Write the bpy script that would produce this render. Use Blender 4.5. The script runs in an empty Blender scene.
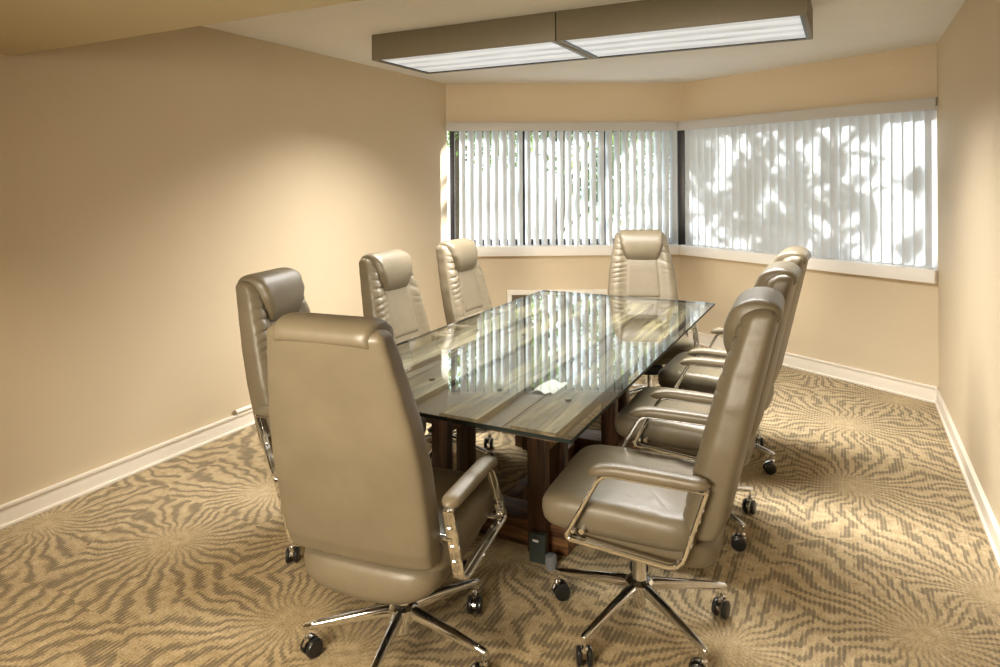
import bpy, bmesh, math, random
from mathutils import Vector, Matrix, noise
random.seed(7)
S = bpy.context.scene
COL = S.collection
PI = math.pi

# ------------------------------------------------------------------ helpers
class MB:
    """collects vertices and faces, builds ONE mesh object"""
    def __init__(s): s.v = []; s.f = []
    def add(s, vs, fs):
        o = len(s.v); s.v += [tuple(p) for p in vs]; s.f += [tuple(i + o for i in f) for f in fs]
    def box(s, x0, x1, y0, y1, z0, z1, M=None):
        vs = [Vector(p) for p in ((x0,y0,z0),(x1,y0,z0),(x1,y1,z0),(x0,y1,z0),(x0,y0,z1),(x1,y0,z1),(x1,y1,z1),(x0,y1,z1))]
        if M is not None: vs = [M @ p for p in vs]
        s.add(vs, [(3,2,1,0),(4,5,6,7),(0,1,5,4),(1,2,6,5),(2,3,7,6),(3,0,4,7)])
    def ring_loft(s, rings, closed=False, caps=True):
        n = len(rings[0]); o = len(s.v); m = len(rings)
        for r in rings: s.v += [tuple(p) for p in r]
        for j in range(m if closed else m - 1):
            a = o + j*n; b = o + ((j+1) % m)*n
            for i in range(n):
                k = (i+1) % n
                s.f.append((a+i, a+k, b+k, b+i))
        if caps and not closed:
            s.f.append(tuple(o + i for i in reversed(range(n))))
            s.f.append(tuple(o + (m-1)*n + i for i in range(n)))
    def lathe(s, prof, n=20, M=None, axis='z'):
        rings = []
        for r, z in prof:
            ring = []
            for i in range(n):
                a = 2*PI*i/n
                p = Vector((r*math.cos(a), r*math.sin(a), z))
                if axis == 'x': p = Vector((p.z, p.x, p.y))
                if axis == 'y': p = Vector((p.y, p.z, p.x))
                if M is not None: p = M @ p
                ring.append(p)
            rings.append(ring)
        s.ring_loft(rings)
    def grid(s, fn, nu, nv):
        o = len(s.v)
        for j in range(nv+1):
            for i in range(nu+1): s.v.append(tuple(fn(i/nu, j/nv)))
        for j in range(nv):
            for i in range(nu):
                a = o + j*(nu+1) + i
                s.f.append((a, a+1, a+nu+2, a+nu+1))
    def build(s, name, mat, parent=None, smooth=True, bevel=0, angle=40, loc=None):
        me = bpy.data.meshes.new(name)
        me.from_pydata(s.v, [], s.f)
        bm = bmesh.new(); bm.from_mesh(me)
        bmesh.ops.recalc_face_normals(bm, faces=bm.faces)
        if bevel:
            ed = [e for e in bm.edges if len(e.link_faces) == 2 and e.calc_face_angle(0) > 0.6]
            bmesh.ops.bevel(bm, geom=ed, offset=bevel, segments=2, profile=0.6, affect='EDGES', clamp_overlap=True)
        bm.to_mesh(me); bm.free()
        if smooth:
            me.polygons.foreach_set('use_smooth', [True]*len(me.polygons))
            me.set_sharp_from_angle(angle=math.radians(angle))
        me.materials.append(mat)
        o = bpy.data.objects.new(name, me); COL.objects.link(o)
        if loc is not None: o.location = loc
        if parent is not None: o.parent = parent
        return o

def tag(o, label, cat, group=None, kind=None):
    o['label'] = label; o['category'] = cat
    if group: o['group'] = group
    if kind: o['kind'] = kind
    return o
def structure(o, label=None):
    o['kind'] = 'structure'
    if label: o['label'] = label
    return o
def empty(name, loc=(0,0,0), rz=0):
    o = bpy.data.objects.new(name, None); COL.objects.link(o)
    o.empty_display_size = 0.1
    o.location = loc; o.rotation_euler = (0,0,rz)
    return o
def round_path(pts, rad, seg=6, closed=True):
    """2-D polygon with rounded corners"""
    out = []; n = len(pts)
    for i in range(n):
        p = Vector(pts[i]); r = rad[i]
        if r <= 0 or (not closed and i in (0, n-1)): out.append(p); continue
        a = Vector(pts[(i-1) % n]) - p; b = Vector(pts[(i+1) % n]) - p
        a.normalize(); b.normalize()
        half = a.angle(b)/2
        t = r/math.tan(half)
        A = p + a*t; B = p + b*t
        c = p + (a+b).normalized()*(r/math.sin(half))
        va = A - c; vb = B - c
        ang = va.angle(vb); sgn = 1 if va.x*vb.y - va.y*vb.x > 0 else -1
        for k in range(seg+1):
            th = sgn*ang*k/seg
            out.append(c + Vector((va.x*math.cos(th)-va.y*math.sin(th), va.x*math.sin(th)+va.y*math.cos(th))))
    return out
def lerp_table(tab, z):
    if z <= tab[0][0]: return tab[0][1]
    for (a, b), (c, d) in zip(tab, tab[1:]):
        if z <= c:
            t = (z-a)/(c-a); t = t*t*(3-2*t)*0.5 + t*0.5
            return b + (d-b)*t
    return tab[-1][1]
def spow(c, e): return math.copysign(abs(c)**e, c)

# ------------------------------------------------------------------ materials
def new_mat(name):
    m = bpy.data.materials.new(name); m.use_nodes = True
    nt = m.node_tree; b = nt.nodes['Principled BSDF']
    return m, nt, b
def N(nt, typ, **kw):
    n = nt.nodes.new(typ)
    for k, v in kw.items():
        if k in n.inputs: n.inputs[k].default_value = v
        else: setattr(n, k, v)
    return n
def math_n(nt, op, a, b=None, c=None):
    n = nt.nodes.new('ShaderNodeMath'); n.operation = op
    for i, x in enumerate((a, b, c)):
        if x is None: continue
        if isinstance(x, (int, float)): n.inputs[i].default_value = x
        else: nt.links.new(x, n.inputs[i])
    return n.outputs[0]
def ramp(nt, fac, stops):
    r = nt.nodes.new('ShaderNodeValToRGB')
    el = r.color_ramp.elements
    while len(el) > 1: el.remove(el[-1])
    el[0].position = stops[0][0]; el[0].color = (*stops[0][1], 1)
    for p, c in stops[1:]:
        e = el.new(p); e.color = (*c, 1)
    nt.links.new(fac, r.inputs[0])
    return r.outputs[0]
def bump(nt, b, height, strength=0.2, dist=0.01):
    n = nt.nodes.new('ShaderNodeBump'); n.inputs['Strength'].default_value = strength; n.inputs['Distance'].default_value = dist
    nt.links.new(height, n.inputs['Height']); nt.links.new(n.outputs[0], b.inputs['Normal'])
def simple(name, col, rough=0.5, metal=0.0, var=0.06, nscale=8, bumps=0.0, bscale=200, bdist=0.001, spec=None):
    m, nt, b = new_mat(name)
    tc = N(nt, 'ShaderNodeTexCoord')
    n = N(nt, 'ShaderNodeTexNoise', Scale=nscale, Detail=4.0)
    nt.links.new(tc.outputs['Object'], n.inputs['Vector'])
    lo = tuple(c*(1-var) for c in col); hi = tuple(min(1, c*(1+var)) for c in col)
    nt.links.new(ramp(nt, n.outputs[0], [(0.3, lo), (0.7, hi)]), b.inputs['Base Color'])
    b.inputs['Roughness'].default_value = rough; b.inputs['Metallic'].default_value = metal
    if spec is not None: b.inputs['Specular IOR Level'].default_value = spec
    if bumps:
        n2 = N(nt, 'ShaderNodeTexNoise', Scale=bscale, Detail=3.0)
        nt.links.new(tc.outputs['Object'], n2.inputs['Vector'])
        bump(nt, b, n2.outputs[0], bumps, bdist)
    return m

M = {}
M['wall'] = simple('wall_paint', (0.575, 0.475, 0.33), 0.6, var=0.015, nscale=2, bumps=0.08, bscale=150, spec=0.3)
M['ceiling'] = simple('ceiling_paint', (0.77, 0.77, 0.76), 0.8, var=0.015, nscale=2, bumps=0.1, bscale=120, spec=0.2)
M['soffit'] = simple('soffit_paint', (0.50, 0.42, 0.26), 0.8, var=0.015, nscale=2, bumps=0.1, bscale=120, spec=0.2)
M['trim'] = simple('white_trim', (0.78, 0.72, 0.62), 0.4, var=0.02, nscale=3)
M['valance'] = simple('grey_white_valance', (0.44, 0.42, 0.395), 0.45, var=0.02, nscale=3)
M['sill'] = simple('white_sill', (0.80, 0.77, 0.72), 0.35, var=0.02, nscale=3)
M['darkframe'] = simple('dark_bronze_frame', (0.018, 0.016, 0.022), 0.4, var=0.1)
M['chrome'] = simple('chrome', (0.83, 0.85, 0.88), 0.08, 1.0, var=0.02)
M['black'] = simple('black_plastic', (0.012, 0.012, 0.012), 0.3, var=0.1)
M['fixture'] = simple('shade_darkened_enamel', (0.18, 0.152, 0.098), 0.5, var=0.02)  # cream housing coloured dark: shade on its near side put into the base colour
M['darkwood'] = None
M['grille'] = simple('vent_grille', (0.30, 0.24, 0.16), 0.5)
M['power'] = simple('power_box_plastic', (0.035, 0.045, 0.04), 0.4)
M['grey'] = simple('grey_plug', (0.17, 0.18, 0.20), 0.45)
M['rubber'] = simple('clear_rubber', (0.10, 0.09, 0.06), 0.4)
M['paper'] = simple('white_paper', (0.85, 0.85, 0.85), 0.5, var=0.02)
M['bark'] = simple('tree_bark', (0.10, 0.07, 0.045), 0.9, var=0.3, nscale=10, bumps=0.5, bscale=20, bdist=0.02)
M['grass'] = simple('outdoor_pavement', (0.34, 0.34, 0.31), 0.9, var=0.25, nscale=1)

def leather():
    m, nt, b = new_mat('taupe_leather')
    tc = N(nt, 'ShaderNodeTexCoord')
    n = N(nt, 'ShaderNodeTexNoise', Scale=5.0, Detail=5.0)
    nt.links.new(tc.outputs['Object'], n.inputs['Vector'])
    nt.links.new(ramp(nt, n.outputs[0], [(0.3, (0.125, 0.101, 0.064)), (0.7, (0.155, 0.127, 0.082))]), b.inputs['Base Color'])
    b.inputs['Roughness'].default_value = 0.42
    v = N(nt, 'ShaderNodeTexVoronoi', Scale=420.0)
    nt.links.new(tc.outputs['Object'], v.inputs['Vector'])
    n2 = N(nt, 'ShaderNodeTexNoise', Scale=22.0, Detail=3.0)
    nt.links.new(tc.outputs['Object'], n2.inputs['Vector'])
    h = math_n(nt, 'ADD', math_n(nt, 'MULTIPLY', v.outputs['Distance'], 0.12), math_n(nt, 'MULTIPLY', n2.outputs[0], 1.2))
    bump(nt, b, h, 0.30, 0.004)
    return m
M['leather'] = leather()

def wood(name, cols, scale, rough, grain=(14, 1.0, 14), bstr=0.25):
    m, nt, b = new_mat(name)
    tc = N(nt, 'ShaderNodeTexCoord')
    oi = N(nt, 'ShaderNodeObjectInfo')
    mp = N(nt, 'ShaderNodeMapping'); mp.inputs['Scale'].default_value = grain
    nt.links.new(tc.outputs['Object'], mp.inputs['Vector'])
    off = N(nt, 'ShaderNodeCombineXYZ')
    nt.links.new(math_n(nt, 'MULTIPLY', oi.outputs['Random'], 37.0), off.inputs[0])
    nt.links.new(off.outputs[0], mp.inputs['Location'])
    n = N(nt, 'ShaderNodeTexNoise', Scale=scale, Detail=8.0, Roughness=0.65, Distortion=0.8)
    nt.links.new(mp.outputs[0], n.inputs['Vector'])
    big = N(nt, 'ShaderNodeTexNoise', Scale=2.3, Detail=2.0)
    nt.links.new(tc.outputs['Object'], big.inputs['Vector'])
    f = math_n(nt, 'ADD', math_n(nt, 'MULTIPLY', n.outputs[0], 0.75), math_n(nt, 'MULTIPLY', big.outputs[0], 0.25))
    nt.links.new(ramp(nt, f, [(0.38, cols[0]), (0.47, cols[1]), (0.53, cols[2]), (0.62, cols[3])]), b.inputs['Base Color'])
    b.inputs['Roughness'].default_value = rough
    bump(nt, b, n.outputs[0], bstr, 0.004)
    return m
M['plank'] = wood('pale_barn_wood', [(0.004,0.0025,0.001), (0.040,0.030,0.014), (0.12,0.095,0.050), (0.30,0.24,0.14)], 2.2, 0.6)
M['board'] = wood('brown_barn_wood', [(0.004,0.002,0.001), (0.018,0.010,0.004), (0.05,0.028,0.012), (0.10,0.06,0.028)], 2.0, 0.6)
M['post'] = wood('red_brown_timber', [(0.006,0.003,0.002), (0.028,0.011,0.006), (0.055,0.022,0.010), (0.10,0.045,0.018)], 2.0, 0.4, grain=(16,16,1.2))
M['beam'] = wood('red_brown_beam', [(0.02,0.009,0.004), (0.10,0.042,0.018), (0.16,0.072,0.028), (0.25,0.125,0.05)], 2.0, 0.4, grain=(1.2,16,16))

def glass(name, tint, ior, rough=0.0, sheen=(1,1,1)):
    m = bpy.data.materials.new(name); m.use_nodes = True
    nt = m.node_tree; nt.nodes.remove(nt.nodes['Principled BSDF'])
    out = nt.nodes['Material Output']
    t = N(nt, 'ShaderNodeBsdfTransparent'); t.inputs[0].default_value = (*tint, 1)
    g = N(nt, 'ShaderNodeBsdfGlossy'); g.inputs['Roughness'].default_value = rough; g.inputs[0].default_value = (*sheen, 1)
    tc = N(nt, 'ShaderNodeTexCoord')
    n = N(nt, 'ShaderNodeTexNoise', Scale=1.2, Detail=1.0)
    nt.links.new(tc.outputs['Object'], n.inputs['Vector'])
    bp = N(nt, 'ShaderNodeBump'); bp.inputs['Strength'].default_value = 0.02; bp.inputs['Distance'].default_value = 0.01
    nt.links.new(n.outputs[0], bp.inputs['Height']); nt.links.new(bp.outputs[0], g.inputs['Normal'])
    geo = N(nt, 'ShaderNodeNewGeometry')
    fr = N(nt, 'ShaderNodeFresnel')                  # thin sheet: both faces reflect like air to glass
    nt.links.new(math_n(nt, 'ADD', math_n(nt, 'MULTIPLY', geo.outputs['Backfacing'], 1/ior-ior), ior), fr.inputs['IOR'])
    mx = N(nt, 'ShaderNodeMixShader')
    nt.links.new(fr.outputs[0], mx.inputs[0]); nt.links.new(t.outputs[0], mx.inputs[1]); nt.links.new(g.outputs[0], mx.inputs[2])
    nt.links.new(mx.outputs[0], out.inputs[0])
    return m
M['pane'] = glass('window_glass', (0.95,0.97,0.96), 1.45)
M['tableglass'] = glass('table_glass', (0.93,0.95,0.925), 1.55)
M['glassedge'] = simple('glass_edge_green', (0.006,0.010,0.008), 0.5, spec=0.2)

def slat_mat():
    m = bpy.data.materials.new('vinyl_slat'); m.use_nodes = True
    nt = m.node_tree; b = nt.nodes['Principled BSDF']; out = nt.nodes['Material Output']
    tc = N(nt, 'ShaderNodeTexCoord')
    mp = N(nt, 'ShaderNodeMapping'); mp.inputs['Scale'].default_value = (60, 60, 0.6)
    nt.links.new(tc.outputs['Object'], mp.inputs[0])
    n = N(nt, 'ShaderNodeTexNoise', Scale=3.0, Detail=2.0); nt.links.new(mp.outputs[0], n.inputs['Vector'])
    c = ramp(nt, n.outputs[0], [(0.3, (0.66,0.675,0.69)), (0.7, (0.72,0.735,0.75))])
    nt.links.new(c, b.inputs['Base Color']); b.inputs['Roughness'].default_value = 0.45
    t = N(nt, 'ShaderNodeBsdfTranslucent'); t.inputs[0].default_value = (0.77,0.79,0.81,1)
    mx = N(nt, 'ShaderNodeMixShader'); mx.inputs[0].default_value = 0.42
    nt.links.new(b.outputs[0], mx.inputs[1]); nt.links.new(t.outputs[0], mx.inputs[2]); nt.links.new(mx.outputs[0], out.inputs[0])
    return m
M['slat'] = slat_mat()

def leaf_mat():
    m = bpy.data.materials.new('leaf'); m.use_nodes = True
    nt = m.node_tree; b = nt.nodes['Principled BSDF']; out = nt.nodes['Material Output']
    tc = N(nt, 'ShaderNodeTexCoord')
    n = N(nt, 'ShaderNodeTexNoise', Scale=3.0, Detail=3.0); nt.links.new(tc.outputs['Object'], n.inputs['Vector'])
    c = ramp(nt, n.outputs[0], [(0.3, (0.07,0.12,0.03)), (0.7, (0.18,0.26,0.08))])
    nt.links.new(c, b.inputs['Base Color']); b.inputs['Roughness'].default_value = 0.5
    t = N(nt, 'ShaderNodeBsdfTranslucent'); t.inputs[0].default_value = (0.30,0.42,0.10,1)
    mx = N(nt, 'ShaderNodeMixShader'); mx.inputs[0].default_value = 0.35
    nt.links.new(b.outputs[0], mx.inputs[1]); nt.links.new(t.outputs[0], mx.inputs[2]); nt.links.new(mx.outputs[0], out.inputs[0])
    return m
M['leaf'] = leaf_mat()

def carpet():
    m, nt, b = new_mat('burst_carpet')
    L = nt.links
    geo = N(nt, 'ShaderNodeTexCoord')
    base = geo.outputs['Object']
    # gentle wobble
    wn = N(nt, 'ShaderNodeTexNoise', Scale=4.5, Detail=2.0); L.new(base, wn.inputs['Vector'])
    wv = N(nt, 'ShaderNodeVectorMath'); wv.operation = 'SUBTRACT'; L.new(wn.outputs['Color'], wv.inputs[0]); wv.inputs[1].default_value = (0.5,0.5,0.5)
    ws = N(nt, 'ShaderNodeVectorMath'); ws.operation = 'SCALE'; L.new(wv.outputs[0], ws.inputs[0]); ws.inputs['Scale'].default_value = 0.12
    wp = N(nt, 'ShaderNodeVectorMath'); wp.operation = 'ADD'; L.new(base, wp.inputs[0]); L.new(ws.outputs[0], wp.inputs[1])
    flat = N(nt, 'ShaderNodeVectorMath'); flat.operation = 'MULTIPLY'; L.new(wp.outputs[0], flat.inputs[0]); flat.inputs[1].default_value = (1,1,0)
    vo = N(nt, 'ShaderNodeTexVoronoi', Scale=1.38, Randomness=0.75); vo.voronoi_dimensions = '2D'; vo.feature = 'F1'
    L.new(flat.outputs[0], vo.inputs['Vector'])
    d = N(nt, 'ShaderNodeVectorMath'); d.operation = 'SUBTRACT'; L.new(flat.outputs[0], d.inputs[0]); L.new(vo.outputs['Position'], d.inputs[1])
    sp = N(nt, 'ShaderNodeSeparateXYZ'); L.new(d.outputs[0], sp.inputs[0])
    ang = math_n(nt, 'ARCTAN2', sp.outputs[1], sp.outputs[0])
    n1 = N(nt, 'ShaderNodeTexNoise', Scale=7.0, Detail=2.0); L.new(base, n1.inputs['Vector'])
    ph = math_n(nt, 'ADD', math_n(nt, 'MULTIPLY', ang, 31.0), math_n(nt, 'MULTIPLY', n1.outputs[0], 15.0))
    st = math_n(nt, 'SINE', ph)
    # woven columns
    spb = N(nt, 'ShaderNodeSeparateXYZ'); L.new(base, spb.inputs[0])
    wx = math_n(nt, 'SINE', math_n(nt, 'MULTIPLY', spb.outputs[0], 2*PI/0.016))
    wy = math_n(nt, 'SINE', math_n(nt, 'MULTIPLY', spb.outputs[1], 2*PI/0.045))
    fine = N(nt, 'ShaderNodeTexNoise', Scale=160.0, Detail=2.0); L.new(base, fine.inputs['Vector'])
    med = N(nt, 'ShaderNodeTexNoise', Scale=28.0, Detail=3.0); L.new(base, med.inputs['Vector'])
    # fade at burst centre
    dist = N(nt, 'ShaderNodeVectorMath'); dist.operation = 'LENGTH'; L.new(d.outputs[0], dist.inputs[0])
    fade = math_n(nt, 'SMOOTH_MIN', math_n(nt, 'MULTIPLY', dist.outputs['Value'], 5.0), 1.0, 0.2)
    s = math_n(nt, 'ADD', st, math_n(nt, 'MULTIPLY', wx, 0.55))
    s = math_n(nt, 'ADD', s, math_n(nt, 'MULTIPLY', math_n(nt, 'SUBTRACT', fine.outputs[0], 0.5), 3.0))
    s = math_n(nt, 'ADD', s, math_n(nt, 'MULTIPLY', math_n(nt, 'SUBTRACT', med.outputs[0], 0.5), 2.2))
    s = math_n(nt, 'SUBTRACT', s, 0.2)
    mask = N(nt, 'ShaderNodeMapRange'); mask.inputs['From Min'].default_value = -0.15; mask.inputs['From Max'].default_value = 0.45
    L.new(s, mask.inputs['Value'])
    mk = math_n(nt, 'MULTIPLY', mask.outputs[0], fade)
    mk = math_n(nt, 'MULTIPLY', mk, 0.70)
    gold = ramp(nt, math_n(nt, 'ADD', math_n(nt, 'MULTIPLY', fine.outputs[0], 0.6), math_n(nt, 'MULTIPLY', med.outputs[0], 0.4)),
                [(0.34, (0.25,0.185,0.100)), (0.52, (0.43,0.335,0.200)), (0.68, (0.57,0.46,0.295))])
    dark = ramp(nt, fine.outputs[0], [(0.3, (0.055,0.044,0.032)), (0.7, (0.125,0.103,0.076))])
    mx = N(nt, 'ShaderNodeMix'); mx.data_type = 'RGBA'
    L.new(mk, mx.inputs['Factor']); L.new(gold, mx.inputs['A']); L.new(dark, mx.inputs['B'])
    L.new(mx.outputs['Result'], b.inputs['Base Color'])
    b.inputs['Roughness'].default_value = 0.95; b.inputs['Specular IOR Level'].default_value = 0.1
    h = math_n(nt, 'ADD', fine.outputs[0], math_n(nt, 'MULTIPLY', wx, 0.15))
    bump(nt, b, h, 0.5, 0.004)
    return m
M['carpet'] = carpet()

LENS = 0.62
def lens_mat():
    m = bpy.data.materials.new('lit_prismatic_lens'); m.use_nodes = True
    nt = m.node_tree; b = nt.nodes['Principled BSDF']
    tc = N(nt, 'ShaderNodeTexCoord'); sp = N(nt, 'ShaderNodeSeparateXYZ'); nt.links.new(tc.outputs['Object'], sp.inputs[0])
    # three lamp tubes run lengthwise behind the lens
    mp = N(nt, 'ShaderNodeMapping'); mp.inputs['Scale'].default_value = (2.0, 22, 1)
    nt.links.new(tc.outputs['Object'], mp.inputs[0])
    n = N(nt, 'ShaderNodeTexNoise', Scale=1.6, Detail=2.0); nt.links.new(mp.outputs[0], n.inputs['Vector'])
    w = math_n(nt, 'COSINE', math_n(nt, 'MULTIPLY', sp.outputs[1], 2*PI/0.155))
    f = math_n(nt, 'ADD', math_n(nt, 'MULTIPLY', w, 0.22), math_n(nt, 'MULTIPLY', n.outputs[0], 0.9))
    f = math_n(nt, 'ADD', f, 0.22)
    b.inputs['Base Color'].default_value = (0.5,0.5,0.5,1)
    b.inputs['Emission Color'].default_value = (0.86,0.94,1.0,1)
    nt.links.new(math_n(nt, 'MULTIPLY', f, LENS), b.inputs['Emission Strength'])
    return m

M['lens'] = lens_mat()

# ------------------------------------------------------------------ room
XL, XR, YC = -3.347, 0.552, 5.42
A2 = Vector((XL, YC)); B2 = Vector((-1.40, 6.50)); C2 = Vector((XR, YC))
YB, ZC = -2.3, 2.44
SOFY, SOFZ = 1.70, 2.10

mb = MB()
ring = [(XL-.2,YB-.2),(XR+.2,YB-.2),(XR+.2,YC+.05),(-1.40,6.72),(XL-.2,YC+.05)]
mb.add([(x,y,0) for x,y in ring] + [(x,y,-.1) for x,y in ring], [(0,1,2,3,4),(9,8,7,6,5)] + [(i,(i+1)%5,5+(i+1)%5,5+i) for i in range(5)])
structure(mb.build('floor', M['carpet'], smooth=False), 'patterned carpet floor')
mb = MB()
mb.add([(x,y,ZC) for x,y in ring] + [(x,y,ZC+.1) for x,y in ring], [(0,1,2,3,4),(9,8,7,6,5)] + [(i,(i+1)%5,5+(i+1)%5,5+i) for i in range(5)])
structure(mb.build('ceiling', M['ceiling'], smooth=False))
mb = MB(); mb.box(XL, XR, YB, SOFY, SOFZ, ZC)
structure(mb.build('ceiling_soffit', M['soffit'], smooth=False), 'lower ceiling soffit')
mb = MB(); mb.box(XL-.15, XL, YB-.15, YC+.02, 0, ZC)
structure(mb.build('wall_left', M['wall'], smooth=False))
mb = MB(); mb.box(XR, XR+.15, YB-.15, YC+.02, 0, ZC)
structure(mb.build('wall_right', M['wall'], smooth=False))
mb = MB(); mb.box(XL-.15, XR+.15, YB-.15, YB, 0, ZC)
structure(mb.build('wall_back', M['wall'], smooth=False))

SILL_T, SILL_B, VAL_T, VAL_B = 0.905, 0.815, 2.068, 1.985
def frame_of(P, Q):
    """matrix: x along the wall from P, y outward, z up"""
    d = (Q-P).normalized()
    nrm = Vector((-d.y, d.x))
    if nrm.y < 0: nrm = -nrm
    m = Matrix(((d.x, nrm.x, 0, P.x), (d.y, nrm.y, 0, P.y), (0,0,1,0), (0,0,0,1)))
    return m, (Q-P).length
MW1, LW1 = frame_of(A2, B2)
MW2, LW2 = frame_of(B2, C2)

for nm, MW, LW in (('wall_far_left', MW1, LW1), ('wall_far_right', MW2, LW2)):
    mb = MB()
    mb.box(-.08, LW+.08, 0, .16, 0, SILL_B+.03, MW)
    mb.box(-.08, LW+.08, 0, .16, 2.02, ZC, MW)
    structure(mb.build(nm, M['wall'], smooth=False))

# sills and windows
def window(idx, MW, LW, mulls, s0, s1):
    fr = MB()
    y0, y1 = .10, .15
    fr.box(s0, s0+.045, y0, y1, SILL_T-.05, 2.03, MW)
    fr.box(s1-.045, s1, y0, y1, SILL_T-.05, 2.03, MW)
    fr.box(s0+.045, s1-.045, y0, y1, SILL_T-.05, SILL_T+.055, MW)
    fr.box(s0+.045, s1-.045, y0, y1, 1.985, 2.03, MW)
    w = structure(fr.build('window_%d' % idx, M['darkframe'], bevel=.004))
    for k in mulls:
        q = MB(); q.box(k-.014, k+.014, y0-.005, y1, SILL_T+.055, 1.985, MW)
        q.build('mullion', M['darkframe'], w, bevel=.003)
    e = [s0+.045] + list(mulls) + [s1-.045]
    for a, b in zip(e, e[1:]):
        q = MB(); q.box(a+.004, b-.004, .122, .128, SILL_T+.055, 1.985, MW)
        q.build('glass_pane', M['pane'], w, smooth=False)
    return w
window(1, MW1, LW1, [.738, 1.524], .03, LW1-.02)
window(2, MW2, LW2, [.76, 1.49, 2.150], .02, LW2+.06)
# dark corner post where the two windows meet
mb = MB()
c = B2 + Vector((-.02, .13))
mb.add([(-1.425,6.505,SILL_B),(-1.365,6.505,SILL_B),(-1.34,6.60,SILL_B),(-1.40,6.66,SILL_B),(-1.46,6.60,SILL_B),
        (-1.425,6.505,2.03),(-1.365,6.505,2.03),(-1.34,6.60,2.03),(-1.40,6.66,2.03),(-1.46,6.60,2.03)],
       [(0,1,2,3,4),(5,6,7,8,9)] + [(i,(i+1)%5,5+(i+1)%5,5+i) for i in range(5)])
structure(mb.build('trim_1', M['darkframe'], bevel=.003), 'dark window post in the corner')
for i, (MW, LW, a, b) in enumerate(((MW1, LW1, .0, LW1+.0), (MW2, LW2, .0, LW2))):
    mb = MB(); mb.box(a+.002, b-.016*(1-i)-.002, -.045, .10, SILL_B, SILL_T, MW)
    structure(mb.build('trim_%d' % (i+2), M['sill'], bevel=.006), 'white window sill')

# baseboards with bead on top and shoe at the floor
def baseboard(name, MWb, a, b, h=.10):
    mb = MB()
    mb.box(a, b, -.014, 0, 0, h, MWb)
    mb.box(a, b, -.022, -.012, h-.014, h+.002, MWb)
    mb.box(a, b, -.026, -.010, 0, .014, MWb)
    structure(mb.build(name, M['trim'], bevel=.003))
MLw = Matrix(((0,-1,0,XL),(1,0,0,0),(0,0,1,0),(0,0,0,1)))      # x along +Y, y = -X (outward)
MRw = Matrix(((0,1,0,XR),(1,0,0,0),(0,0,1,0),(0,0,0,1)))
baseboard('baseboard_left', MLw, YB, YC)
baseboard('baseboard_right', MRw, YB, YC)
baseboard('baseboard_far_left', MW1, 0, LW1)
baseboard('baseboard_far_right', MW2, 0, LW2, .112)

# vertical blinds
def blind(label, MW, LW, s0, s1, pitch, angs, seed, val, W):
    root = empty('vertical_blind', MW @ Vector(((s0+s1)/2, .0, 2.0)))
    tag(root, label, 'blind', 'vertical blinds at the windows')
    Mi = Matrix.Translation(root.location).inverted() @ MW
    q = MB()
    q.box(val[0], val[1], -.085, -.073, VAL_B, VAL_T, Mi)
    q.box(val[0], val[1], -.073, 0.0, VAL_T-.012, VAL_T, Mi)
    q.build('valance', M['valance'], root, bevel=.004)
    q = MB(); q.box(s0-.03, s1+.03, .015, .055, 2.0, 2.02, Mi); q.build('headrail', M['sill'], root, bevel=.004)
    rnd = random.Random(seed)
    k = 0; s = s0
    while s <= s1:
        ang = angs(s) + rnd.uniform(-.06, .06)
        zb = SILL_T + .003 + rnd.uniform(0, .004)
        q = MB(); nW = 8
        ca, sa = math.cos(ang), math.sin(ang)
        def sec(u, off):
            t = (u-.5)*W; y = -.016*(1-(2*u-1)**2) + off
            return Vector((s + t*ca - y*sa, .035 + t*sa + y*ca, 0))
        front = [sec(i/nW, 0) for i in range(nW+1)]; back = [sec(i/nW, .0012) for i in reversed(range(nW+1))]
        loop = front + back
        rings = [[Mi @ (p + Vector((0,0,z))) for p in loop] for z in (zb, 1.995)]
        q.ring_loft(rings)
        q.build('slat', M['slat'], root)
        s += pitch; k += 1
    return root
def a1(s):
    if s < .68: return math.radians(-44)
    return math.radians(-56)
def a2(s):
    if s > 2.13: return math.radians(38)
    return math.radians(31)
blind('half open white vertical blind along the left window', MW1, LW1, .152, 2.17, .0775, a1, 3, (.006, LW1-.055), .089)
blind('closed white vertical blind along the right window', MW2, LW2, .085, 2.187, .0750, a2, 5, (.03, LW2+.026), .095)

# floor level vent under the left window
v = empty('wall_vent', MW1 @ Vector((1.04, 0, .33)))
tag(v, 'white framed wall vent under the left window behind the table', 'vent')
Mi = Matrix.Translation(v.location).inverted() @ MW1
q = MB(); x0, x1, z0, z1, w_ = .565, 1.515, .13, .492, .045
q.box(x0, x1, -.03, 0, z1-w_, z1, Mi); q.box(x0, x1, -.03, 0, z0, z0+w_, Mi)
q.box(x0, x0+w_, -.03, 0, z0+w_, z1-w_, Mi); q.box(x1-w_, x1, -.03, 0, z0+w_, z1-w_, Mi)
q.build('vent_frame', M['trim'], v, bevel=.004)
q = MB()
q.box(x0+w_, x1-w_, -.004, 0, z0+w_, z1-w_, Mi)
zz = z0+w_+.012
while zz < z1-w_-.01:
    q.box(x0+w_, x1-w_, -.018, -.004, zz, zz+.006, Mi); zz += .018
q.build('grille', M['grille'], v, smooth=False)

# conduit on the left baseboard
q = MB(); q.lathe([(.0,0),(.013,0),(.013,2.45),(0,2.45)], 14, Matrix(((1,0,0,XL+.016),(0,0,1,2.93),(0,1,0,.117),(0,0,0,1))))
pp = q.build('conduit', M['trim'])
tag(pp, 'thin white conduit lying along the top of the left baseboard', 'pipe')
q = MB(); q.lathe([(0,-.002),(.0135,-.002),(.0135,.004),(0,.004)], 14, Matrix(((1,0,0,XL+.016),(0,0,1,2.93),(0,1,0,.117),(0,0,0,1))))
q.build('end_cap', M['grille'], pp)

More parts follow.
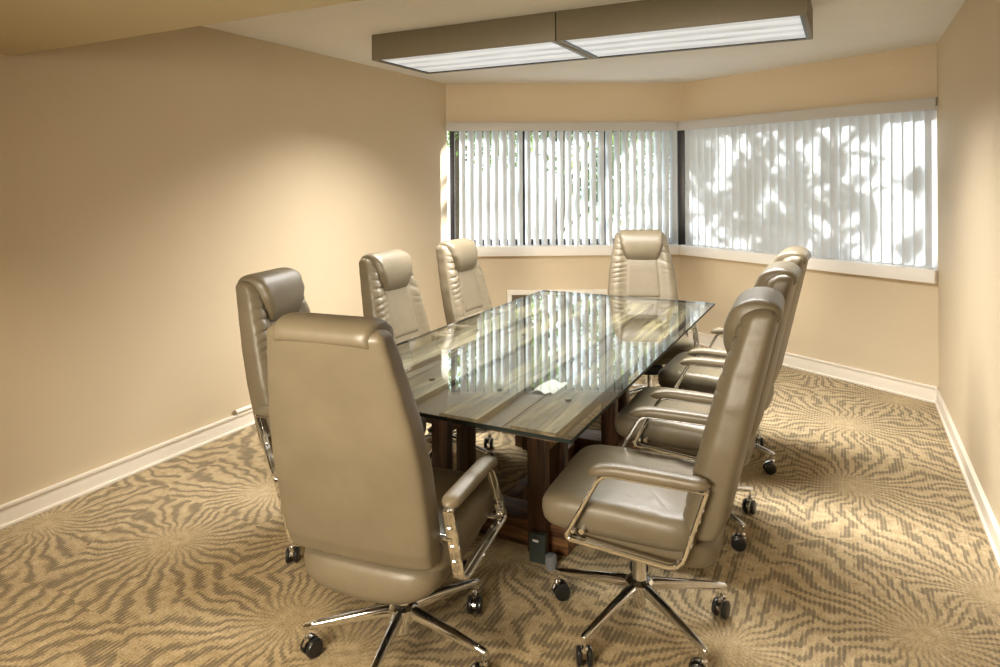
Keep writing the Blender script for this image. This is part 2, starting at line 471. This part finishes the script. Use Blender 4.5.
# ------------------------------------------------------------------ ceiling light
fx = empty('ceiling_light', (-1.3925, 3.70, ZC))
tag(fx, 'long boxy fluorescent ceiling light hung above the table', 'ceiling light')
fx0, fx1, fy0, fy1, fz = -1.2375, 1.2375, -.315, .315, -.16
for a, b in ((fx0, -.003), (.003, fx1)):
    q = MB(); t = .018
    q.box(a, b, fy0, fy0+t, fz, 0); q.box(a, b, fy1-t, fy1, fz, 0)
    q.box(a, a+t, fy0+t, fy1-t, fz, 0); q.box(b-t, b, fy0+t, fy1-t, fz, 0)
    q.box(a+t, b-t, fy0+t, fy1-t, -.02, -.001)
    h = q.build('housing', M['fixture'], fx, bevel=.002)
    q = MB(); e = .020
    q.box(a+t, b-t, fy0+t, fy0+e, fz+.004, fz+.02); q.box(a+t, b-t, fy1-e-.008, fy1-t, fz+.001, fz+.02)
    q.box(a+t, a+t+.014, fy0+e, fy1-e, fz+.001, fz+.02); q.box(b-t-.014, b-t, fy0+e, fy1-e, fz+.001, fz+.02)
    q.build('lens_frame', M['black'], h)
    q = MB(); q.box(a+t+.014, b-t-.014, fy0+e, fy1-e-.008, fz+.008, fz+.014)
    l = q.build('lens', M['lens'], h, smooth=False)

# ------------------------------------------------------------------ table
TX0, TX1, TY0, TY1 = -1.885, -.725, 1.865, 4.32
TCX, TCY = (TX0+TX1)/2, (TY0+TY1)/2
tb = empty('conference_table', (TCX, TCY, 0))
tag(tb, 'long glass topped conference table of reclaimed planks on timber trestles', 'table')
def tbox(q, x0, x1, y0, y1, z0, z1): q.box(x0-TCX, x1-TCX, y0-TCY, y1-TCY, z0, z1)
q = MB(); tbox(q, TX0, TX1, TY0, TY1, .750, .762)
g = q.build('glass_top', M['tableglass'], tb, bevel=.0)
g.data.materials.append(M['glassedge'])
for p in g.data.polygons:
    if abs(p.normal.z) < .5: p.material_index = 1
# rough brown boards under the glass
bx = [-1.805, -1.60, -1.40, -1.21, -1.01, -.806]
for a, b in zip(bx, bx[1:]):
    q = MB(); tbox(q, a+.002, b-.002, 1.975+random.uniform(-.008,.008), 4.21+random.uniform(-.008,.008), .702, .718)
    o = q.build('board', M['board'], tb, bevel=.003)
planks = [(-1.805,-1.645), (-1.535,-1.385), (-1.235,-1.085), (-.965,-.806)]
for a, b in planks:
    q = MB(); tbox(q, a, b, 1.945, 4.24, .718, .741)
    pk = q.build('plank', M['plank'], tb, bevel=.003)
for a, b in planks:
    for yy in (2.25, 3.1, 3.95):
        q = MB(); q.lathe([(0,.741),(.011,.741),(.011,.750),(0,.750)], 14, Matrix.Translation(((a+b)/2-TCX, yy-TCY, 0)))
        q.build('spacer', M['rubber'], tb)
# lengthwise rails under the boards
for x0, x1 in ((-1.63,-1.55), (-1.16,-1.08)):
    q = MB(); tbox(q, x0, x1, 2.76, 3.43, .62, .702); q.build('rail', M['post'], tb, bevel=.005)
# trestles: pairs of upright planks round a spacer block, on a foot beam
for y0, sg in ((2.50, 1), (3.69, -1)):
    ya, yb = (y0, y0+.26) if sg > 0 else (y0-.26, y0)
    ym = (ya+yb)/2
    q = MB(); tbox(q, -1.70, -1.01, ym-.075, ym+.075, 0, .115)
    q.build('foot_beam', M['beam'], tb, bevel=.006)
    for cx in (-1.588, -1.125):
        q = MB()
        for c0, c1 in ((ya, ya+.05), (yb-.05, yb)):
            tbox(q, cx-.04, cx+.04, c0, c1, .012, .605)
        q.build('leg', M['post'], tb, bevel=.005)
        q = MB(); ex = .235
        q.ring_loft([[Vector((cx+px-TCX, yy-TCY, pz)) for px, pz in ((-ex,.702),(ex,.702),(ex,.66),(ex-.08,.605),(-ex+.08,.605),(-ex,.66))] for yy in (ya-.01, yb+.01)])
        q.build('corbel', M['post'], tb, bevel=.004)
        q = MB(); tbox(q, cx-.034, cx+.038, ya+.05, yb-.05, .42, .53)
        q.build('leg_block', M['beam'], tb, bevel=.005)
# long stretcher near the floor
q = MB(); tbox(q, -1.38, -1.32, 2.74, 3.45, .03, .10); q.build('stretcher', M['beam'], tb, bevel=.006)

# power box low on the near leg
pb = empty('power_box', (-1.11, 2.46, 0.0))
tag(pb, 'small dark power box with grey plug beside the near table leg', 'power box')
q = MB(); q.box(-.03, .04, .0, .03, .0, .115); q.build('box_body', M['power'], pb, bevel=.006)
q = MB(); q.box(-.012, .012, -.003, .001, .085, .093); q.build('slot', M['paper'], pb)
q = MB(); q.lathe([(0,0),(.02,0),(.024,.02),(.022,.05),(.014,.055),(0,.055)], 16, Matrix.Translation((.068,-.005,.0))); q.build('plug', M['grey'], pb)

# folded white paper between two planks, on the board
q = MB()
c = Vector((-1.025, 2.42, .7185))
def sheet(u, w):
    return c + Vector((-.045+.09*u, -.08+.15*w, .003+.012*abs(math.sin(5*u+3*w))*(1 if .0 < u < 1 else .4)))
q.grid(sheet, 8, 10)
pf = q.build('folded_paper', M['paper'], smooth=False)
sol = pf.modifiers.new('thick', 'SOLIDIFY'); sol.thickness = .0012
tag(pf, 'crumpled white paper under the glass between two table planks', 'paper')

# ------------------------------------------------------------------ chair
# local frame: +Y is where the sitter looks, origin on the floor under the gas lift
W_TAB = [(.40,.222),(.46,.236),(.55,.242),(.72,.242),(.85,.231),(.95,.215),(1.05,.197),(1.10,.187),(1.15,.178)]
REAR = lambda z: -.306 - .234*(z-.5) + (.02*max(0,(.5-z)/.1))
T_TAB = [(.40,.040),(.46,.052),(.60,.054),(.90,.050),(1.08,.042),(1.14,.036)]
def back_pt(z, th, shrink=1.0):
    w = lerp_table(W_TAB, z); t = lerp_table(T_TAB, z)
    cx = spow(math.cos(th), .30); sy = spow(math.sin(th), .40)
    x = w*cx*(1-(1-shrink)*.12); r = x/w
    y = t*sy*shrink
    mid = REAR(z) + t
    if sy > 0:                                       # front: side bolsters stand proud, with gathers
        a = abs(r)
        bol = math.exp(-((a-.80)/.20)**2)
        y += .026*bol*sy
        if a > .52:
            sd = 3.1 if x > 0 else 9.4
            ns = noise.noise(Vector((x*5, z*7, sd)))
            ph = z*PI/.043 + a*3.2 + ns*3.0
            fold = (1-abs(math.sin(ph)))**2.2                # creases pinched in by the seam stitching
            amt = max(.12, .65 + 1.0*noise.noise(Vector((z*6, sd, 1.7))))
            win = min(1, max(0, (a-.52)/.10))*min(1, max(0, (1.0-a)/.10))
            y -= .0095*fold*amt*win*min(1, max(0, (z-.47)/.08))
    else:
        y -= .010*(1-r*r)
    return Vector((x, mid + y, z))
NZ, NT = 130, 84
def make_back(parent):
    q = MB(); rings = []
    z0, z1 = .440, 1.142
    for j in range(NZ+1):
        s = j/NZ; z = z0 + (z1-z0)*s
        e = min((z-z0)/.016, (z1-z)/.030, 1.0)
        sh = math.sqrt(max(.0025, 1-(1-e)**2))
        rings.append([back_pt(z, 2*PI*i/NT, sh) for i in range(NT)])
    q.ring_loft(rings)
    b = q.build('backrest', M['leather'], parent, angle=80)
    # stitched centre panels
    for za, zb in ((.475, .688), (.692, .995)):
        q = MB()
        def fn(u, v):
            z = za + (zb-za)*v
            w = lerp_table(W_TAB, z)*.535
            uu, vv = 2*u-1, 2*v-1
            h = (1-abs(uu)**16)*(1-abs(vv)**22)
            t = lerp_table(T_TAB, z)
            return Vector((w*uu, REAR(z) + 2*t - .012 + .019*h - .004*(1-uu*uu), z))
        q.grid(fn, 28, 22)
        q.build('back_panel', M['leather'], b, angle=80)
    # headrest pillow draped over the top
    prof = [(-.348,.930),(-.318,.950),(-.296,.995),(-.290,1.045),(-.302,1.100),(-.332,1.145),(-.378,1.165),(-.428,1.162),(-.459,1.140),(-.463,1.112),
            (-.446,1.098),(-.420,1.085),(-.400,1.035),(-.380,.975)]
    n = len(prof); pts = []
    for i in range(n):
        p0, p1, p2, p3 = (Vector(prof[(i+k-1) % n]) for k in range(4))
        for k in range(4):
            t = k/4
            pts.append(.5*((2*p1) + (-p0+p2)*t + (2*p0-5*p1+4*p2-p3)*t*t + (-p0+3*p1-3*p2+p3)*t**3))
    cen = Vector((-.380, 1.065))
    q = MB(); rings = []; NX = 44
    for j in range(NX+1):
        u = -1 + 2*j/NX
        e = math.sqrt(max(0.02, 1-abs(u)**14))
        ring = []
        for p in pts:
            pp = cen + (p-cen)*(.45+.55*e)
            hw = lerp_table([(.93,.114),(1.0,.130),(1.08,.152),(1.17,.166)], pp.y)
            wob = .009*math.sin(pp.y*110 + u*4)*max(0, abs(u)-.72)
            ring.append(Vector((hw*u, pp.x + wob, pp.y + wob)))
        rings.append(ring)
    q.ring_loft(rings)
    q.build('headrest', M['leather'], b, angle=80)
    return b

def cushion(name, mat, parent, cx, cy, hw, hl, zb, zt, edge, n=5.0, crown=.015, fn=None, N_=56):
    """rounded upholstered block"""
    q = MB(); rings = []; zc = (zb+zt)/2; hz = (zt-zb)/2
    def plan(sc_w, sc_l, z, k):
        r = []
        for i in range(N_):
            a = 2*PI*i/N_
            p = Vector((cx + sc_w*spow(math.cos(a), 2/n), cy + sc_l*spow(math.sin(a), 2/n), z))
            r.append(fn(p, k) if fn else p)
        return r
    for s in (.05,.3,.55,.78): rings.append(plan((hw-edge)*s, (hl-edge)*s, zb, 0))
    for k in range(9):
        ph = -PI/2 + PI*k/8
        ins = edge*(1-abs(math.cos(ph))**.8)
        z = zc + hz*spow(math.sin(ph), .75)
        rings.append(plan(hw-ins, hl-ins, z, (math.sin(ph)+1)/2))
    for s in (.93,.8,.6,.4,.2,.03): rings.append(plan((hw-edge)*s, (hl-edge)*s, zt + crown*(1-s*s), 1))
    q.ring_loft(rings)
    return q.build(name, mat, parent, angle=70)

def make_arm(side, parent):
    path = round_path([(-.262,.622),(.050,.622),(.172,.402),(-.185,.378)], [.004,.055,.012,.055], 8)
    n = len(path); q = MB(); rings = []
    X = side*.282; hwid = .017; th = .0065
    for i in range(n):
        a = path[(i-1) % n]; c = path[(i+1) % n]
        t = (c-a).normalized(); nr = Vector((-t.y, t.x)); p = path[i]
        # flat bar with softly rounded edges
        ring = []
        for du, dv in ((-1,-.5),(-.8,-1),(-.15,-1),(0,-.7),(.15,-1),(.8,-1),(1,-.5),(1,.5),(.8,1),(.15,1),(0,.7),(-.15,1),(-.8,1),(-1,.5)):
            pt = p + nr*(th*dv)
            ring.append(Vector((X + hwid*du, pt.x, pt.y)))
        rings.append(ring)
    q.ring_loft(rings, closed=True)
    arm = q.build('armrest', M['chrome'], parent, angle=35)
    # upholstered pad
    q = MB(); rings = []
    L0, L1 = -.272, .098; NP = 22
    for j in range(NP+1):
        s = j/NP; y = L0 + (L1-L0)*s
        e = min(1, math.sqrt(max(.03, 1-(max(0, .10-s)/.10)**2)), math.sqrt(max(.03, 1-(max(0, s-.88)/.12)**2)))
        drop = -.028*max(0, (s-.72)/.28)**2
        ring = []
        for i in range(16):
            a = 2*PI*i/16
            ring.append(Vector((X + .027*e*spow(math.cos(a), .7), y, .6385 + drop*.7 + (.0165 + .003*math.sin(s*PI))*e*spow(math.sin(a), .7))))
        rings.append(ring)
    q.ring_loft(rings)
    q.build('arm_pad', M['leather'], arm, angle=80)
    q = MB(); q.box(X-.020, X+.020, -.255, .055, .6285-.006, .6285+.002); q.build('pad_base', M['black'], arm, bevel=.002)
    # bolts to back and seat
    for yy, zz in ((-.246,.565),(-.226,.505),(-.212,.455),(.145,.425)):
        q = MB(); q.lathe([(0,-.010),(.008,-.010),(.008,.008),(.005,.012),(0,.012)], 10, Matrix.Translation((X+side*.0, yy, zz)) @ Matrix.Scale(side, 4, (1,0,0)), axis='x')
        q.build('bolt', M['chrome'], arm)
    q = MB(); q.lathe([(0,-.050),(.009,-.050),(.009,0),(0,0)], 10, Matrix.Translation((X, .12, .425)) @ Matrix.Scale(side, 4, (1,0,0)), axis='x')
    q.build('bracket_pin', M['chrome'], arm)
    q = MB(); q.lathe([(0,-.055),(.009,-.055),(.009,0),(0,0)], 10, Matrix.Translation((X, -.235, .53)) @ Matrix.Scale(side, 4, (1,0,0)), axis='x')
    q.build('bracket_pin', M['chrome'], arm)
    return arm

def make_leg(parent):
    q = MB(); rings = []
    for r, z, w, h in ((.020,.135,.017,.019),(.06,.134,.017,.019),(.16,.122,.0145,.0155),(.27,.106,.012,.012),(.312,.0995,.011,.010),(.318,.0985,.008,.007)):
        ring = []
        for i in range(14):
            a = 2*PI*i/14
            ring.append(Vector((r, w*spow(math.cos(a), .75), z + h*spow(math.sin(a), .65))))
        rings.append(ring)
    q.ring_loft(rings)
    leg = q.build('base_leg', M['chrome'], parent, angle=50)
    ca = random.uniform(0, 2*PI)
    C = Matrix.Translation((.306,0,0)) @ Matrix.Rotation(2.3, 4, 'Z')
    q = MB(); q.lathe([(0,.06),(.0055,.06),(.0055,.096),(0,.096)], 10, C)
    q.lathe([(0,.057),(.011,.057),(.012,.066),(.008,.071),(0,.071)], 12, C)
    # chrome hood arching over the twin wheels
    rings = []
    for k in range(9):
        a = math.radians(10 + 150*k/8)
        rings.append([C @ Vector((x, .016 + r*math.cos(a), .030 + r*math.sin(a))) for x, r in ((-.006,.024),(.006,.024),(.006,.034),(-.006,.034))])
    q.ring_loft(rings)
    q.build('caster_hood', M['chrome'], leg, angle=35)
    for sx in (-1, 1):
        q = MB()
        q.lathe([(0,-.009),(.018,-.009),(.026,-.0075),(.0295,-.004),(.0295,.004),(.026,.0085),(.014,.010),(0,.010)], 24,
                C @ Matrix.Translation((sx*.0165,.016,.0295)), axis='x')
        q.build('caster_wheel', M['black'], leg, angle=40)
    return leg

def make_chair():
    r = empty('office_chair')
    make_back(r)
    def seat_fn(p, k):
        f = (p.y - .02)/.25
        z = p.z
        if f > .45: z -= .018*((f-.45)/.55)**2*k
        z += .012*(abs(p.x)/.25)**3*k*.4
        if f < -.5: z -= .006*k
        # soft creases at the rear corners
        z += .0022*k*math.sin(p.x*160)*max(0, -f-.72)*2
        return Vector((p.x, p.y + (.015*k if f > .6 else 0), z))
    cushion('seat', M['leather'], r, 0, .024, .256, .252, .395, .503, .040, 8.0, .014, seat_fn)
    def pan_fn(p, k):
        z = p.z + (.045*(abs(p.x)/.24)**2.2)*(1-k)
        f = (p.y+.01)/.27
        if f > .2: z += .05*((f-.2)/.8)*(1-k)
        return Vector((p.x, p.y, z))
    cushion('seat_pan', M['leather'], r, 0, -.025, .234, .252, .312, .432, .035, 5.0, .0, pan_fn)
    make_arm(1, r); make_arm(-1, r)
    q = MB(); q.box(-.075, .075, -.11, .11, .262, .315); q.box(-.045, .045, -.06, .06, .245, .264)
    q.box(.075, .20, .045, .055, .285, .293); q.box(.185, .225, .035, .065, .281, .297)
    q.build('tilt_mechanism', M['black'], r, bevel=.006)
    q = MB(); q.lathe([(0,.062),(.021,.062),(.021,.098),(.026,.10),(.026,.150),(.024,.155),(.024,.25),(0,.25)], 24)
    q.build('gas_lift', M['chrome'], r)
    q = MB(); q.lathe([(0,.112),(.040,.112),(.047,.118),(.047,.150),(.038,.158),(0,.158)], 28)
    q.build('base_hub', M['chrome'], r)
    for k in range(5): make_leg(r)
    return r

def copy_tree(o, parent=None):
    c = o.copy(); COL.objects.link(c); c.parent = parent
    for ch in list(o.children): copy_tree(ch, c)
    return c
GRP = 'leather office chairs around the table'
R = math.radians
# x, y, facing (deg, direction the sitter looks), base angle (deg, world), label
chairs = [
 (-1.29, 1.81, 97, 69, 'taupe leather office chair at the near table end, seen from behind'),
 (-.640, 2.285, 183, 36, 'taupe leather office chair nearest the viewer on the right side of the table'),
 (-.640, 3.10, 180, 38, 'middle taupe leather office chair on the right side of the table'),
 (-.635, 3.86, 178, -19, 'taupe leather office chair on the right side of the table, nearest the right window'),
 (-1.935, 2.32, 12, 262, 'taupe leather office chair left of the table, partly behind the near end chair'),
 (-1.95, 3.13, 0, 66, 'middle taupe leather office chair on the left side of the table'),
 (-1.975, 3.955, 0, 20, 'taupe leather office chair on the left side of the table, nearest the left window'),
 (-1.17, 4.44, 293, 10, 'taupe leather office chair facing the viewer at the far table end'),
]
proto = make_chair()
for i, (x, y, f, bse, lab) in enumerate(chairs):
    c = proto if i == 0 else copy_tree(proto)
    c.location = (x, y, 0); rz = R(f-90); c.rotation_euler = (0, 0, rz)
    tag(c, lab, 'chair', GRP)
    k = 0
    for ch in c.children:
        if ch.name.startswith('base_leg'):
            ch.rotation_euler = (0, 0, R(bse + 72*k) - rz); k += 1
        elif x < -1.6 and not ch.name.startswith(('base_hub', 'gas_lift')):
            ch.location.z = -.04                      # the left row is wound down a little

# ------------------------------------------------------------------ outside
mb = MB(); mb.box(-40, 40, 6.9, 70, -.5, -.4)
structure(mb.build('ground', M['grass'], smooth=False))
def tree(x, y, h, rad, nleaf, label, seed, trunk_r=.12, low=.25, ls=.10):
    rnd = random.Random(seed)
    root = empty('tree', (x, y, -.4))
    tag(root, label, 'tree', 'trees outside the windows')
    q = MB(); rings = []
    for j in range(9):
        s = j/8
        rr = trunk_r*(1-.75*s)
        rings.append([Vector((rr*math.cos(a)+.12*math.sin(s*3+seed), rr*math.sin(a)+.1*math.cos(s*4+seed), h*.85*s)) for a in [2*PI*i/10 for i in range(10)]])
    q.ring_loft(rings)
    blobs = []
    for k in range(9):
        a = rnd.uniform(0, 2*PI); z = h*rnd.uniform(low, .9); rr = rad*rnd.uniform(.35, .8)
        tip = Vector((rr*math.cos(a), rr*math.sin(a), z + .3)); st = Vector((0, 0, z-.2*h*.4))
        d = (tip-st); ring2 = []
        for j in range(5):
            s = j/4; p = st + d*s; w = trunk_r*.4*(1-.7*s)
            ring2.append([p + Vector((w*math.cos(b), w*math.sin(b)*.7, w*math.sin(b)*.7)) for b in [2*PI*i/6 for i in range(6)]])
        q.ring_loft(ring2)
        blobs.append((tip, rad*rnd.uniform(.35, .6)))
    q.build('trunk', M['bark'], root)
    q = MB()
    for i in range(nleaf):
        c, br = rnd.choice(blobs)
        while True:
            p = Vector((rnd.uniform(-1,1), rnd.uniform(-1,1), rnd.uniform(-1,1)))
            if p.length < 1: break
        p = c + p*br
        if p.z < .2: continue
        L = ls*rnd.uniform(.6, 1.3)
        Rm = Matrix.Rotation(rnd.uniform(0, 6.28), 3, 'Z') @ Matrix.Rotation(rnd.uniform(-1.2, 1.2), 3, 'X')
        q.add([p + Rm @ Vector(v)*L for v in ((0,-1,0),(.45,-.1,.12),(0,1,0),(-.45,-.1,.12))], [(0,1,2,3)])
    q.build('foliage', M['leaf'], root, smooth=False)
    return root
tree(-4.2, 10.4, 4.6, 1.7, 3600, 'leafy green tree outside, nearest behind the left window', 11, low=.3)
tree(-7.6, 12.6, 5.4, 2.0, 3800, 'leafy green tree outside, seen past the left edge of the left window', 12, low=.3)
tree(-3.4, 14.2, 5.6, 2.0, 4200, 'leafy green tree farther outside, behind the right half of the left window', 16, low=.3)
tree(.9, 9.9, 5.7, 1.5, 520, 'leafy green tree outside the right window', 13, low=.5, ls=.15)
tree(.3, 14.0, 6.9, 1.7, 620, 'leafy green tree outside, behind the tree nearest the right window', 15, low=.3, ls=.15)
tree(6.8, 13.0, 6.2, 2.0, 800, 'leafy green tree far outside the right window', 14, low=.3)

# ------------------------------------------------------------------ light
el, az = R(26), Vector((-.32, -.947)).normalized()
d = Vector((az.x*math.cos(el), az.y*math.cos(el), -math.sin(el)))
sun = bpy.data.lights.new('sun', 'SUN'); sun.energy = 30.0; sun.angle = R(.53); sun.color = (1.0, .985, .97)
so = bpy.data.objects.new('sun', sun); COL.objects.link(so); so.rotation_euler = d.to_track_quat('-Z', 'Y').to_euler(); so.location = (6, 14, 8)

w = bpy.data.worlds.new('sky'); S.world = w; w.use_nodes = True
nt = w.node_tree; bg = nt.nodes['Background']
bg.inputs[0].default_value = (0.80, 0.90, 1.0, 1); bg.inputs[1].default_value = 2.6

def area(name, loc, rot, sx, sy, power, col):
    l = bpy.data.lights.new(name, 'AREA'); l.shape = 'RECTANGLE'; l.size = sx; l.size_y = sy; l.energy = power; l.color = col
    o = bpy.data.objects.new(name, l); COL.objects.link(o); o.location = loc; o.rotation_euler = rot
    return o
# tubes of the ceiling light, just under the lenses, and an added fill light behind the viewer
area('ceiling_tubes', (-1.3925-.62, 3.70, ZC-.172), (0,0,0), 1.15, .55, 68, (1.0,.97,.92)).data.spread = R(132)
area('ceiling_tubes', (-1.3925+.62, 3.70, ZC-.172), (0,0,0), 1.15, .55, 68, (1.0,.97,.92)).data.spread = R(132)
rl = area('rear_fill', (-.95, -1.3, 1.55), (R(84),0,R(6)), 1.0, .8, 38, (1.0,.88,.70)); rl.data.spread = R(75)  # unseen fill, added to brighten the back of the near chair
def spot(name, loc, power, ang, col):
    l = bpy.data.lights.new(name, 'SPOT'); l.energy = power; l.color = col; l.spot_size = R(ang); l.spot_blend = .7; l.shadow_soft_size = .09
    o = bpy.data.objects.new(name, l); COL.objects.link(o); o.location = loc
for x, y, p in ((-2.55, .9, 85), (-1.0, .3, 150), (.1, 1.0, 60)):
    spot('soffit_downlight', (x, y, SOFZ-.01), p, 112, (1.0,.83,.58))

# ------------------------------------------------------------------ camera
F, H0, YAW, ROLL = 675.0, 180.0, R(27.14), -0.0055
lat = Vector((math.cos(YAW), math.sin(YAW), 0)); fwd = Vector((-math.sin(YAW), math.cos(YAW), 0)); up = Vector((0,0,1))
cs, sn = math.cos(ROLL), math.sin(ROLL)
rt = lat*cs + up*sn; uc = -lat*sn + up*cs; bk = -fwd
cam = bpy.data.cameras.new('camera'); cam.sensor_width = 36; cam.lens = F/1000*36; cam.shift_y = -(333.5-H0)/1000; cam.clip_start = .02
co = bpy.data.objects.new('camera', cam); COL.objects.link(co)
co.matrix_world = Matrix(((rt.x,uc.x,bk.x,0),(rt.y,uc.y,bk.y,0),(rt.z,uc.z,bk.z,1.53),(0,0,0,1)))
S.camera = co
S.view_settings.view_transform = 'Standard'; S.view_settings.look = 'None'
S.view_settings.gamma = 1; S.view_settings.use_curve_mapping = False
S.view_settings.exposure = 0.12
S.cycles.use_denoising = True
S.cycles.max_bounces = 12; S.cycles.diffuse_bounces = 6; S.cycles.transparent_max_bounces = 16
S.cycles.caustics_reflective = False; S.cycles.caustics_refractive = False
S.cycles.sample_clamp_indirect = 6
